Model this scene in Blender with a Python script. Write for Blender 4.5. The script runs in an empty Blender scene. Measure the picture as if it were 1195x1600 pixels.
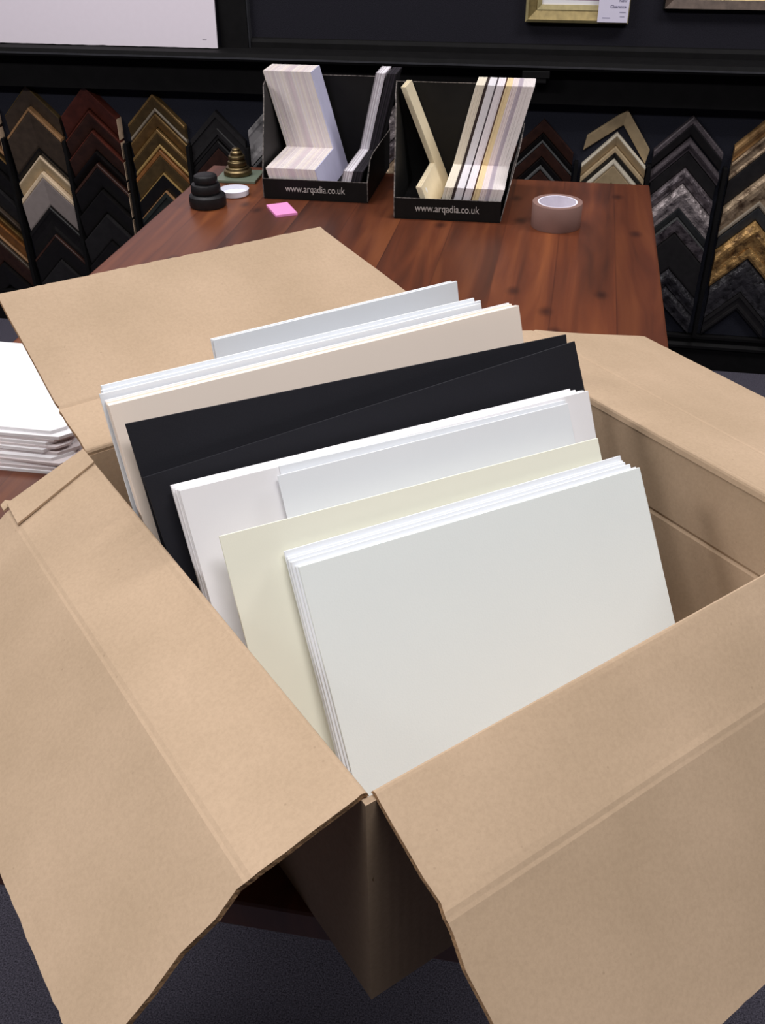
import bpy, bmesh, math, random
from mathutils import Vector, Matrix
from mathutils.noise import noise as mnoise

random.seed(7)
S = bpy.context.scene
COL = S.collection
R = math.radians

# ------------------------------------------------------------------ helpers
def lin(c):
    c /= 255.0
    return c / 12.92 if c <= 0.04045 else ((c + 0.055) / 1.055) ** 2.4
def rgb(r, g, b):
    return (lin(r), lin(g), lin(b), 1.0)

def tag(o, label=None, cat=None, group=None, kind=None):
    if label: o['label'] = label
    if cat: o['category'] = cat
    if group: o['group'] = group
    if kind: o['kind'] = kind
    return o

def empty(name, loc, rz=0.0):
    o = bpy.data.objects.new(name, None)
    o.empty_display_size = 0.02
    COL.objects.link(o)
    o.location = loc
    o.rotation_euler = (0, 0, rz)
    return o

def mesh(name, verts, faces, mats, parent=None, loc=None, smooth=False, idx=None, rot=None, fixn=True):
    me = bpy.data.meshes.new(name)
    me.from_pydata([tuple(v) for v in verts], [], faces)
    for m in (mats if isinstance(mats, (list, tuple)) else [mats]):
        me.materials.append(m)
    if idx:
        for p, i in zip(me.polygons, idx):
            p.material_index = i
    if fixn:
        bm = bmesh.new(); bm.from_mesh(me)
        bmesh.ops.recalc_face_normals(bm, faces=bm.faces)
        bm.to_mesh(me); bm.free()
    if smooth:
        for p in me.polygons:
            p.use_smooth = True
    o = bpy.data.objects.new(name, me)
    COL.objects.link(o)
    if parent: o.parent = parent
    if loc is not None: o.location = loc
    if rot is not None: o.rotation_euler = rot
    return o

class MB:
    """collects boxes, prisms and lathes into one mesh"""
    def __init__(s): s.v = []; s.f = []; s.m = []
    def add(s, v, f, m=0):
        b = len(s.v); s.v += [tuple(x) for x in v]
        s.f += [tuple(i + b for i in q) for q in f]; s.m += [m] * len(f)
    def box(s, x0, x1, y0, y1, z0, z1, m=0):
        s.add([(x0,y0,z0),(x1,y0,z0),(x1,y1,z0),(x0,y1,z0),(x0,y0,z1),(x1,y0,z1),(x1,y1,z1),(x0,y1,z1)],
              [(0,3,2,1),(4,5,6,7),(0,1,5,4),(1,2,6,5),(2,3,7,6),(3,0,4,7)], m)
    def hexa(s, p, m=0):
        s.add(p, [(0,3,2,1),(4,5,6,7),(0,1,5,4),(1,2,6,5),(2,3,7,6),(3,0,4,7)], m)
    def bar(s, a, b, w, m=0):
        a = Vector(a); b = Vector(b); d = (b - a).normalized()
        r = d.cross(Vector((0.3, 0.2, 1))).normalized() * w; q = d.cross(r).normalized() * w
        s.hexa([a-r-q, a+r-q, a+r+q, a-r+q, b-r-q, b+r-q, b+r+q, b-r+q], m)
    def prism(s, poly, axis, t0, t1, m=0):
        n = len(poly)
        def P(p, t):
            return {'x': (t, p[0], p[1]), 'y': (p[0], t, p[1]), 'z': (p[0], p[1], t)}[axis]
        s.add([P(p, t0) for p in poly] + [P(p, t1) for p in poly],
              [tuple(range(n))[::-1], tuple(range(n, 2*n))] + [(i, (i+1) % n, n + (i+1) % n, n + i) for i in range(n)], m)
    def lathe(s, prof, n=40, m=0):
        b = []
        for r, z in prof:
            b.append([(r*math.cos(2*math.pi*i/n), r*math.sin(2*math.pi*i/n), z) for i in range(n)])
        v = [p for ring in b for p in ring]; f = []
        for k in range(len(prof)-1):
            for i in range(n):
                j = (i+1) % n
                f.append((k*n+i, k*n+j, (k+1)*n+j, (k+1)*n+i))
        s.add(v, f, m)
    def build(s, name, mats, parent=None, loc=None, smooth=False, bevel=0, rot=None):
        o = mesh(name, s.v, s.f, mats, parent, loc, smooth, s.m, rot)
        if bevel:
            md = o.modifiers.new('edge', 'BEVEL'); md.width = bevel; md.segments = 2; md.limit_method = 'ANGLE'
        return o

# ------------------------------------------------------------------ materials
def new_mat(name):
    m = bpy.data.materials.new(name); m.use_nodes = True
    nt = m.node_tree
    return m, nt, nt.nodes['Principled BSDF'], nt.nodes.new, nt.links.new

def mat(name, c, rough=0.6, metal=0.0, var=0.06, scale=60, bump=0.0, bscale=400, spec=0.4, coat=0.0, stretch=None):
    m, nt, P, nn, lk = new_mat(name)
    P.inputs['Roughness'].default_value = rough
    P.inputs['Metallic'].default_value = metal
    P.inputs['Specular IOR Level'].default_value = spec
    P.inputs['Coat Weight'].default_value = coat
    tc = nn('ShaderNodeTexCoord'); src = tc.outputs['Object']
    if stretch:
        mp = nn('ShaderNodeMapping'); mp.inputs['Scale'].default_value = stretch
        lk(src, mp.inputs['Vector']); src = mp.outputs['Vector']
    nz = nn('ShaderNodeTexNoise'); nz.inputs['Scale'].default_value = scale; nz.inputs['Detail'].default_value = 4
    lk(src, nz.inputs['Vector'])
    rp = nn('ShaderNodeValToRGB')
    rp.color_ramp.elements[0].position = 0.3; rp.color_ramp.elements[1].position = 0.7
    rp.color_ramp.elements[0].color = tuple(x*(1-var) for x in c[:3]) + (1,)
    rp.color_ramp.elements[1].color = tuple(min(1, x*(1+var)) for x in c[:3]) + (1,)
    lk(nz.outputs['Fac'], rp.inputs['Fac']); lk(rp.outputs['Color'], P.inputs['Base Color'])
    if bump:
        n2 = nn('ShaderNodeTexNoise'); n2.inputs['Scale'].default_value = bscale; n2.inputs['Detail'].default_value = 3
        lk(src, n2.inputs['Vector'])
        b = nn('ShaderNodeBump'); b.inputs['Strength'].default_value = bump; b.inputs['Distance'].default_value = 0.002
        lk(n2.outputs['Fac'], b.inputs['Height']); lk(b.outputs['Normal'], P.inputs['Normal'])
    return m

def cardboard(name, axis, rib):
    m, nt, P, nn, lk = new_mat(name)
    P.inputs['Roughness'].default_value = 0.85
    P.inputs['Specular IOR Level'].default_value = 0.15
    tc = nn('ShaderNodeTexCoord')
    n1 = nn('ShaderNodeTexNoise'); n1.inputs['Scale'].default_value = 9; n1.inputs['Detail'].default_value = 3
    n2 = nn('ShaderNodeTexNoise'); n2.inputs['Scale'].default_value = 330; n2.inputs['Detail'].default_value = 5; n2.inputs['Roughness'].default_value = 0.75
    for n in (n1, n2): lk(tc.outputs['Object'], n.inputs['Vector'])
    mx = nn('ShaderNodeMix'); mx.data_type = 'RGBA'; mx.blend_type = 'MULTIPLY'; mx.inputs[0].default_value = 1.0
    r1 = nn('ShaderNodeValToRGB')
    r1.color_ramp.elements[0].color = rgb(180, 156, 130); r1.color_ramp.elements[1].color = rgb(190, 165, 139)
    r1.color_ramp.elements[0].position = 0.35; r1.color_ramp.elements[1].position = 0.65
    r2 = nn('ShaderNodeValToRGB')
    r2.color_ramp.elements[0].color = (0.91, 0.905, 0.90, 1); r2.color_ramp.elements[1].color = (1, 1, 1, 1)
    r2.color_ramp.elements[0].position = 0.35; r2.color_ramp.elements[1].position = 0.6
    lk(n1.outputs['Fac'], r1.inputs['Fac']); lk(n2.outputs['Fac'], r2.inputs['Fac'])
    lk(r1.outputs['Color'], mx.inputs[6]); lk(r2.outputs['Color'], mx.inputs[7])
    # sparse dark and pale fibre flecks
    v = nn('ShaderNodeTexVoronoi'); v.inputs['Scale'].default_value = 55
    lk(tc.outputs['Object'], v.inputs['Vector'])
    rv = nn('ShaderNodeValToRGB'); rv.color_ramp.elements[0].position = 0.03; rv.color_ramp.elements[1].position = 0.06
    rv.color_ramp.elements[0].color = (0.75, 0.73, 0.72, 1); rv.color_ramp.elements[1].color = (1, 1, 1, 1)
    lk(v.outputs['Distance'], rv.inputs['Fac'])
    mx2 = nn('ShaderNodeMix'); mx2.data_type = 'RGBA'; mx2.blend_type = 'MULTIPLY'; mx2.inputs[0].default_value = 0.6
    lk(mx.outputs[2], mx2.inputs[6]); lk(rv.outputs['Color'], mx2.inputs[7]); lk(mx2.outputs[2], P.inputs['Base Color'])
    # flute ribs
    w = nn('ShaderNodeTexWave'); w.wave_type = 'BANDS'; w.bands_direction = axis
    w.inputs['Scale'].default_value = 42; w.inputs['Distortion'].default_value = 0.5; w.inputs['Detail'].default_value = 1
    lk(tc.outputs['Object'], w.inputs['Vector'])
    n3 = nn('ShaderNodeTexNoise'); n3.inputs['Scale'].default_value = 7
    lk(tc.outputs['Object'], n3.inputs['Vector'])
    mu = nn('ShaderNodeMath'); mu.operation = 'MULTIPLY'
    lk(w.outputs['Fac'], mu.inputs[0]); lk(n3.outputs['Fac'], mu.inputs[1])
    b = nn('ShaderNodeBump'); b.inputs['Strength'].default_value = rib; b.inputs['Distance'].default_value = 0.001
    lk(mu.outputs[0], b.inputs['Height'])
    b2 = nn('ShaderNodeBump'); b2.inputs['Strength'].default_value = 0.12; b2.inputs['Distance'].default_value = 0.001
    lk(n2.outputs['Fac'], b2.inputs['Height']); lk(b.outputs['Normal'], b2.inputs['Normal'])
    lk(b2.outputs['Normal'], P.inputs['Normal'])
    return m

def wood(name):
    m, nt, P, nn, lk = new_mat(name)
    P.inputs['Roughness'].default_value = 0.42
    P.inputs['Coat Weight'].default_value = 0.12; P.inputs['Coat Roughness'].default_value = 0.22
    tc = nn('ShaderNodeTexCoord')
    # planks run along Y
    sp = nn('ShaderNodeSeparateXYZ'); lk(tc.outputs['Object'], sp.inputs[0])
    dv = nn('ShaderNodeMath'); dv.operation = 'DIVIDE'; dv.inputs[1].default_value = 0.105; lk(sp.outputs['X'], dv.inputs[0])
    fl = nn('ShaderNodeMath'); fl.operation = 'FLOOR'; lk(dv.outputs[0], fl.inputs[0])
    wn = nn('ShaderNodeTexWhiteNoise'); wn.noise_dimensions = '1D'; lk(fl.outputs[0], wn.inputs['W'])
    cb = nn('ShaderNodeCombineXYZ'); 
    off = nn('ShaderNodeMath'); off.operation = 'MULTIPLY'; off.inputs[1].default_value = 7.0; lk(wn.outputs['Value'], off.inputs[0])
    lk(off.outputs[0], cb.inputs['Z'])
    ad = nn('ShaderNodeVectorMath'); ad.operation = 'ADD'; lk(tc.outputs['Object'], ad.inputs[0]); lk(cb.outputs[0], ad.inputs[1])
    mp = nn('ShaderNodeMapping'); mp.inputs['Scale'].default_value = (26, 2.2, 5); lk(ad.outputs[0], mp.inputs['Vector'])
    g = nn('ShaderNodeTexNoise'); g.inputs['Scale'].default_value = 1.0; g.inputs['Detail'].default_value = 6; g.inputs['Distortion'].default_value = 0.7
    lk(mp.outputs[0], g.inputs['Vector'])
    mp2 = nn('ShaderNodeMapping'); mp2.inputs['Scale'].default_value = (7, 1.3, 3); lk(ad.outputs[0], mp2.inputs['Vector'])
    g2 = nn('ShaderNodeTexNoise'); g2.inputs['Scale'].default_value = 1.0; g2.inputs['Detail'].default_value = 2; lk(mp2.outputs[0], g2.inputs['Vector'])
    mix = nn('ShaderNodeMath'); mix.operation = 'MULTIPLY_ADD'; mix.inputs[1].default_value = 0.55
    lk(g.outputs['Fac'], mix.inputs[0])
    h = nn('ShaderNodeMath'); h.operation = 'MULTIPLY'; h.inputs[1].default_value = 0.45; lk(g2.outputs['Fac'], h.inputs[0])
    lk(h.outputs[0], mix.inputs[2])
    r = nn('ShaderNodeValToRGB'); e = r.color_ramp.elements
    e[0].position = 0.33; e[0].color = rgb(60, 29, 17)
    e[1].position = 0.70; e[1].color = rgb(132, 74, 40)
    k = e.new(0.5); k.color = rgb(98, 49, 27)
    lk(mix.outputs[0], r.inputs['Fac'])
    # plank tone
    hs = nn('ShaderNodeHueSaturation'); lk(r.outputs['Color'], hs.inputs['Color'])
    vr = nn('ShaderNodeMapRange'); vr.inputs['To Min'].default_value = 0.82; vr.inputs['To Max'].default_value = 1.15; lk(wn.outputs['Value'], vr.inputs['Value'])
    lk(vr.outputs[0], hs.inputs['Value'])
    # knots
    mp3 = nn('ShaderNodeMapping'); mp3.inputs['Scale'].default_value = (6.5, 4.0, 1); lk(tc.outputs['Object'], mp3.inputs['Vector'])
    vo = nn('ShaderNodeTexVoronoi'); vo.inputs['Scale'].default_value = 1.0; vo.inputs['Randomness'].default_value = 1.0; vo.voronoi_dimensions = '2D'
    lk(mp3.outputs[0], vo.inputs['Vector'])
    rk = nn('ShaderNodeValToRGB'); rk.color_ramp.elements[0].position = 0.02; rk.color_ramp.elements[0].color = (0.25, 0.2, 0.2, 1)
    rk.color_ramp.elements[1].position = 0.10; rk.color_ramp.elements[1].color = (1, 1, 1, 1)
    lk(vo.outputs['Distance'], rk.inputs['Fac'])
    mk = nn('ShaderNodeMix'); mk.data_type = 'RGBA'; mk.blend_type = 'MULTIPLY'; mk.inputs[0].default_value = 0.8
    lk(hs.outputs[0], mk.inputs[6]); lk(rk.outputs['Color'], mk.inputs[7])
    # plank seams
    fr = nn('ShaderNodeMath'); fr.operation = 'FRACT'; lk(dv.outputs[0], fr.inputs[0])
    rs = nn('ShaderNodeValToRGB'); rs.color_ramp.elements[0].position = 0.0; rs.color_ramp.elements[0].color = (0.55, 0.5, 0.5, 1)
    rs.color_ramp.elements[1].position = 0.025; rs.color_ramp.elements[1].color = (1, 1, 1, 1)
    lk(fr.outputs[0], rs.inputs['Fac'])
    ms = nn('ShaderNodeMix'); ms.data_type = 'RGBA'; ms.blend_type = 'MULTIPLY'; ms.inputs[0].default_value = 1.0
    lk(mk.outputs[2], ms.inputs[6]); lk(rs.outputs['Color'], ms.inputs[7]); lk(ms.outputs[2], P.inputs['Base Color'])
    b = nn('ShaderNodeBump'); b.inputs['Strength'].default_value = 0.08; b.inputs['Distance'].default_value = 0.001
    lk(g.outputs['Fac'], b.inputs['Height']); lk(b.outputs['Normal'], P.inputs['Normal'])
    return m

def ornate(name, c0, c1, rough=0.42, scale=55, bump=1.0, metal=0.55):
    m, nt, P, nn, lk = new_mat(name)
    P.inputs['Roughness'].default_value = rough; P.inputs['Metallic'].default_value = metal
    tc = nn('ShaderNodeTexCoord')
    v = nn('ShaderNodeTexVoronoi'); v.feature = 'SMOOTH_F1'; v.inputs['Scale'].default_value = scale
    n = nn('ShaderNodeTexNoise'); n.inputs['Scale'].default_value = scale*1.3; n.inputs['Detail'].default_value = 5; n.inputs['Distortion'].default_value = 1.2
    lk(tc.outputs['Object'], v.inputs['Vector']); lk(tc.outputs['Object'], n.inputs['Vector'])
    a = nn('ShaderNodeMath'); a.operation = 'ADD'; lk(v.outputs['Distance'], a.inputs[0]); lk(n.outputs['Fac'], a.inputs[1])
    r = nn('ShaderNodeValToRGB'); r.color_ramp.elements[0].color = c0; r.color_ramp.elements[1].color = c1
    r.color_ramp.elements[0].position = 0.5; r.color_ramp.elements[1].position = 1.0
    lk(a.outputs[0], r.inputs['Fac']); lk(r.outputs['Color'], P.inputs['Base Color'])
    b = nn('ShaderNodeBump'); b.inputs['Strength'].default_value = bump; b.inputs['Distance'].default_value = 0.004
    lk(a.outputs[0], b.inputs['Height']); lk(b.outputs['Normal'], P.inputs['Normal'])
    return m

def carpet_mat():
    m, nt, P, nn, lk = new_mat('carpet')
    P.inputs['Roughness'].default_value = 1.0; P.inputs['Specular IOR Level'].default_value = 0.05
    tc = nn('ShaderNodeTexCoord')
    n = nn('ShaderNodeTexNoise'); n.inputs['Scale'].default_value = 420; n.inputs['Detail'].default_value = 4; n.inputs['Roughness'].default_value = 0.8
    lk(tc.outputs['Object'], n.inputs['Vector'])
    r = nn('ShaderNodeValToRGB'); e = r.color_ramp.elements
    e[0].position = 0.36; e[0].color = rgb(34, 33, 40); e[1].position = 0.64; e[1].color = rgb(112, 108, 122)
    lk(n.outputs['Fac'], r.inputs['Fac']); lk(r.outputs['Color'], P.inputs['Base Color'])
    b = nn('ShaderNodeBump'); b.inputs['Strength'].default_value = 0.3; b.inputs['Distance'].default_value = 0.003
    lk(n.outputs['Fac'], b.inputs['Height']); lk(b.outputs['Normal'], P.inputs['Normal'])
    return m

M = {}
M['card_x'] = cardboard('cardboard ribs across x', 'X', 0.30)
M['card_y'] = cardboard('cardboard ribs across y', 'Y', 0.06)
M['card_edge'] = mat('cardboard cut edge', rgb(168, 132, 96), 0.95, var=0.25, scale=260, bump=0.6, bscale=300)
M['wood'] = wood('varnished pine')
M['carpet'] = carpet_mat()
M['felt'] = mat('charcoal felt', rgb(40, 41, 50), 0.95, var=0.25, scale=500, bump=0.4, bscale=600, spec=0.1)
M['felt_up'] = mat('charcoal felt panel', rgb(38, 37, 44), 0.95, var=0.25, scale=500, bump=0.4, bscale=600, spec=0.1)
M['black_paint'] = mat('black painted wood', rgb(17, 16, 17), 0.7, var=0.2, scale=30, spec=0.14)
M['black_gloss'] = mat('black gloss edge', rgb(60, 60, 64), 0.3, var=0.15, scale=30)
M['white'] = mat('white board', rgb(240, 238, 240), 0.8, var=0.01, scale=12, spec=0.2, bump=0.03, bscale=900)
M['white_cool'] = mat('cool white board', rgb(233, 236, 240), 0.8, var=0.01, scale=12, spec=0.2, bump=0.03, bscale=900)
M['white_warm'] = mat('ivory white board', rgb(233, 239, 238), 0.75, var=0.01, scale=12, spec=0.25, bump=0.05, bscale=700)
M['cream'] = mat('cream board', rgb(240, 239, 222), 0.8, var=0.01, scale=12, spec=0.2, bump=0.03, bscale=900)
M['peach'] = mat('peach board', rgb(251, 236, 222), 0.8, var=0.01, scale=12, spec=0.2, bump=0.03, bscale=900)
M['black_board'] = mat('black board', rgb(26, 26, 33), 0.7, var=0.05, scale=30, spec=0.3, bump=0.05, bscale=700)
M['case'] = mat('black card', rgb(17, 16, 16), 0.55, var=0.2, scale=40, spec=0.25)
M['worn'] = mat('worn card edge', rgb(120, 112, 108), 0.9, var=0.9, scale=160)
M['print'] = mat('pale grey print', rgb(190, 184, 180), 0.7, var=0.05, scale=200)
M['raw'] = mat('raw cut wood', rgb(206, 178, 150), 0.85, var=0.12, scale=90)
M['pink'] = mat('pink paper', rgb(244, 150, 208), 0.8, var=0.01)
M['iron'] = mat('black iron', rgb(30, 29, 31), 0.5, metal=0.25, var=0.2, scale=80, bump=0.2, bscale=200)
M['brass'] = mat('aged brass', rgb(122, 106, 76), 0.4, metal=0.9, var=0.35, scale=60, bump=0.08, bscale=200)
M['slab'] = mat('grey green slab', rgb(112, 122, 106), 0.35, var=0.08, scale=30)
M['plastic'] = mat('white plastic', rgb(236, 236, 246), 0.4, var=0.01)
M['gold_frame'] = mat('gold frame', rgb(150, 132, 88), 0.4, metal=0.4, var=0.2, scale=70)
M['gold_light'] = mat('pale gold frame', rgb(176, 162, 118), 0.45, metal=0.3, var=0.12, scale=70)
M['brown_frame'] = mat('brown frame', rgb(92, 78, 70), 0.45, metal=0.2, var=0.3, scale=60)
M['tag'] = mat('white paper tag', rgb(226, 220, 240), 0.8, var=0.01)
M['ink'] = mat('grey ink', rgb(140, 136, 160), 0.8, var=0.02)
M['dark_ink'] = mat('dark mark', rgb(60, 56, 70), 0.8, var=0.02)
M['mauve'] = mat('picture paper', rgb(120, 96, 120), 0.8, var=0.02)

# ------------------------------------------------------------------ setting
wall_y = 2.90
w = MB(); w.box(-3.2, 2.6, wall_y, wall_y + 0.1, 0, 2.7)
tag(w.build('wall_back', M['felt_up']), kind='structure')
fl = MB(); fl.box(-3.2, 2.6, -1.8, wall_y, -0.05, 0)
tag(fl.build('floor', M['carpet']), kind='structure')
b = MB()
b.box(-3.2, 2.6, 2.872, wall_y - 0.0005, 0.0005, 0.070)
b.prism([(2.872, 0.070), (2.864, 0.074), (2.864, 0.082), (2.874, 0.090), (2.874, 0.100), (2.868, 0.104), (2.868, 0.112), (wall_y-0.0005, 0.114), (wall_y-0.0005, 0.070)], 'x', -3.2, 2.6)
tag(b.build('baseboard_back', M['black_paint']), kind='structure')
# upper wall moulding above the shelf and the vertical batten
t = MB(); t.prism([(2.884, 0.8862), (2.884, 0.900), (2.890, 0.909), (2.8995, 0.910), (2.8995, 0.8862)], 'x', -0.918, 2.6)
tag(t.build('trim_1', M['black_paint']), kind='structure')
t = MB(); t.box(-1.0, -0.922, 2.872, 2.8995, 0.8862, 2.6); t.box(-0.922, -0.9185, 2.878, 2.8995, 0.8862, 2.6, 1)
tag(t.build('trim_2', [M['black_paint'], M['black_gloss']]), kind='structure')

# shelf
sh = empty('wall_shelf', (-0.3, 2.86, 0.8))
tag(sh, 'long black wooden shelf running along the wall above the frame samples', 'shelf')
s1 = MB()
s1.prism([(-0.070, 0.066), (-0.072, 0.072), (-0.066, 0.086), (0.0395, 0.086), (0.0395, 0.066)], 'x', -2.9, 2.9)
s1.build('shelf_board', M['black_paint'], sh)
s1 = MB(); s1.box(-2.9, 2.9, -0.0735, -0.0722, 0.072, 0.0765)
s1.build('nosing', M['black_gloss'], sh)
s1 = MB(); s1.box(-2.9, 2.9, -0.020, 0.0395, -0.028, 0.066)
s1.build('fascia', M['black_paint'], sh)
s1 = MB(); s1.box(0.150, 0.222, -0.076, -0.020, 0.046, 0.064); s1.box(0.158, 0.214, -0.074, -0.022, 0.034, 0.046)
s1.build('bracket', M['black_paint'], sh, bevel=0.002)

# sample rack: felt panel with upright battens
rk = empty('sample_rack', (-0.5, 2.88, 0.115))
tag(rk, 'charcoal felt rack with black upright battens holding frame corner samples', 'rack')
p = MB(); p.box(-2.6, 2.6, 0.006, 0.0195, 0.0, 0.655)
p.build('felt_panel', M['felt'], rk)
centres = {'0': -1.835, 'A': -1.625, 'B': -1.432, 'C': -1.226, 'D': -1.04, 'E': -0.855, 'F': -0.478, 'G': -0.085, 'H': 0.117, 'I': 0.313, 'J': 0.527, 'K': 0.737}
for x in (-1.73, -1.528, -1.330, -1.132, -0.9485, -0.185, 0.014, 0.214, 0.4185, 0.634):
    d = MB(); d.box(x + 0.5 - 0.005, x + 0.5 + 0.005, -0.028, 0.006, 0.0, 0.50)
    d.build('batten', M['black_paint'], rk)

# ------------------------------------------------------------------ frame corner samples
CH = {}
def cm(key, c, **k):
    if key not in CH: CH[key] = mat('moulding ' + key, c, **k)
    return CH[key]
cm('black', rgb(22, 20, 20), rough=0.35, var=0.2, scale=60)
cm('soft_black', rgb(34, 32, 33), rough=0.5, var=0.2, scale=60)
cm('black_green', rgb(38, 42, 40), rough=0.4, var=0.3, scale=60, stretch=(1, 1, 1))
cm('dark_brown', rgb(66, 54, 44), rough=0.45, var=0.2, scale=60)
cm('brown', rgb(56, 33, 26), rough=0.45, var=0.25, scale=60)
cm('mahogany', rgb(78, 36, 27), rough=0.4, var=0.25, scale=50)
cm('tan', rgb(150, 112, 76), rough=0.5, var=0.2, scale=60)
cm('oak', rgb(130, 84, 44), rough=0.45, var=0.3, scale=50)
cm('beige', rgb(178, 156, 122), rough=0.6, var=0.1, scale=60)
cm('pale', rgb(222, 212, 192), rough=0.5, var=0.06, scale=60)
cm('lilac_grey', rgb(150, 138, 134), rough=0.7, var=0.06, scale=60)
cm('pale_wood', rgb(214, 190, 160), rough=0.6, var=0.1, scale=60)
cm('gold', rgb(138, 108, 66), rough=0.38, metal=0.45, var=0.2, scale=60)
cm('bronze', rgb(116, 88, 52), rough=0.42, metal=0.4, var=0.25, scale=60)
cm('olive_gold', rgb(94, 76, 48), rough=0.45, metal=0.3, var=0.2, scale=60)
cm('bright_gold', rgb(176, 144, 90), rough=0.45, metal=0.3, var=0.2, scale=60)
cm('silver_lip', rgb(150, 138, 122), rough=0.5, metal=0.25, var=0.1, scale=60)
cm('grey_lip', rgb(86, 86, 86), rough=0.5, metal=0.15, var=0.1, scale=60)
cm('slate', rgb(58, 60, 62), rough=0.5, var=0.2, scale=60)
cm('pewter', rgb(92, 84, 88), rough=0.4, metal=0.3, var=0.3, scale=90, bump=0.6, bscale=260)
CH['silver'] = ornate('moulding carved silver', rgb(84, 76, 78), rgb(176, 164, 164), metal=0.35)
CH['pewter_carved'] = ornate('moulding carved pewter', rgb(60, 52, 56), rgb(122, 112, 116), metal=0.35, bump=0.6)
CH['gilt'] = ornate('moulding carved gilt', rgb(92, 66, 42), rgb(198, 156, 98), scale=48, metal=0.45)
CH['champagne'] = ornate('moulding carved champagne', rgb(96, 74, 56), rgb(182, 158, 130), scale=40, bump=0.7, metal=0.4)
CH['black_carved'] = ornate('moulding carved black', rgb(20, 19, 21), rgb(60, 58, 62), rough=0.35, metal=0.1, bump=0.8)
CH['antique'] = ornate('moulding antique gold', rgb(120, 88, 52), rgb(176, 138, 92), scale=30, bump=0.3, metal=0.4)
CH['silver_worn'] = ornate('moulding worn silver', rgb(104, 102, 102), rgb(168, 164, 164), scale=26, bump=0.15, metal=0.3)

PROF = {   # (fraction across, height fraction)
    'flat':   [(0, 0), (0, 1), (0.05, 1.0), (0.94, 0.5), (1, 0.42), (1, 0)],
    'round':  [(0, 0), (0, 0.45), (0.08, 0.78), (0.22, 0.98), (0.4, 1.0), (0.6, 0.85), (0.8, 0.62), (1, 0.55), (1, 0)],
    'scoop':  [(0, 0), (0, 0.9), (0.05, 1.0), (0.16, 1.0), (0.22, 0.86), (0.45, 0.66), (0.72, 0.6), (0.86, 0.72), (1, 0.66), (1, 0)],
    'step':   [(0, 0), (0, 1.0), (0.22, 1.0), (0.24, 0.72), (0.62, 0.66), (0.66, 0.82), (0.84, 0.82), (0.88, 0.55), (1, 0.5), (1, 0)],
    'rev':    [(0, 0), (0, 0.5), (0.1, 0.55), (0.5, 0.62), (0.78, 0.86), (0.9, 1.0), (1, 0.9), (1, 0)],
}
def arms(prof, hw, wv, dep, q0, q1, lift=0.0, carved=False, seed=0, closed=True):
    """the two mitred arms of one corner sample: returns verts and faces, front towards -Y"""
    sel = [(q0 + (q1 - q0) * q, h) for q, h in prof]
    nx = 24 if carved else 4
    xs = [hw * (i / nx) for i in range(-nx, nx + 1)]
    V = []; F = []
    n = len(sel)
    for x in xs:
        for k, (q, h) in enumerate(sel):
            y = -(lift + dep * h) if h > 0 else 0.0
            if carved and 0 < k < n - 1:
                y -= 0.0035 * mnoise(Vector((x * 70 + seed, q * 5 + (x > 0) * 9, seed)))
                y = min(y, -0.002)
            V.append((x, y, -abs(x) - wv * q))
    for i in range(len(xs) - 1):
        for k in range(n):
            k2 = (k + 1) % n
            F.append((i*n + k, i*n + k2, (i+1)*n + k2, (i+1)*n + k))
    F.append(tuple(range(n))); F.append(tuple((len(xs)-1)*n + k for k in range(n))[::-1])
    return V, F

ORD = ['topmost', 'second down', 'third down', 'fourth down', 'fifth down', 'sixth down', 'seventh down', 'eighth down', 'ninth down', 'tenth down', 'eleventh down']
def corner(colx, za, wv, look, m, prof='flat', dep=0.018, lip=None, lipw=0.25, edge=None, edgew=0.1, hw=0.088, rot=0.0, carved=False, cut=False, seat=0.0, label='', group='', dx=0.0, hw_l=None):
    o = empty('frame_corner_sample', (colx + dx, 2.8855 - seat, za))
    o.rotation_euler = (0, rot, 0)
    tag(o, label, 'frame sample', group)
    sd = abs(hash((round(colx, 3), round(za, 3)))) % 97 if False else (colx * 31 + za * 57)
    V, F = arms(PROF[prof], hw, wv, dep, edgew if edge else 0, 1 - (lipw if lip else 0), carved=carved, seed=sd)
    mesh('moulding', V, F, m, o, smooth=(prof == 'round' and False))
    if lip:
        V, F = arms([(0, 0), (0, 0.9), (0.3, 1.0), (0.7, 1.0), (1, 0.8), (1, 0)], hw, wv, dep * 0.72, 1 - lipw + 0.002, 1, seed=sd)
        mesh('inner_lip', V, F, lip, o)['label'] = 'contrasting strip along the inner edge'
    if edge:
        V, F = arms([(0, 0), (0, 0.92), (0.2, 1.0), (0.8, 1.0), (1, 0.9), (1, 0)], hw, wv, dep * 1.03, 0, edgew - 0.002, seed=sd)
        mesh('outer_edge', V, F, edge, o)['label'] = 'contrasting strip along the outer edge'
    if cut:
        e = MB()
        z0 = -hw; z1 = -hw - wv
        e.box(hw + 0.0002, hw + 0.0014, -dep * 0.98, -0.001, z1 + 0.004, z0 - 0.002)
        e.build('cut_end', M['raw'], o)['label'] = 'pale bare wood cut end'
    return o

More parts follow.
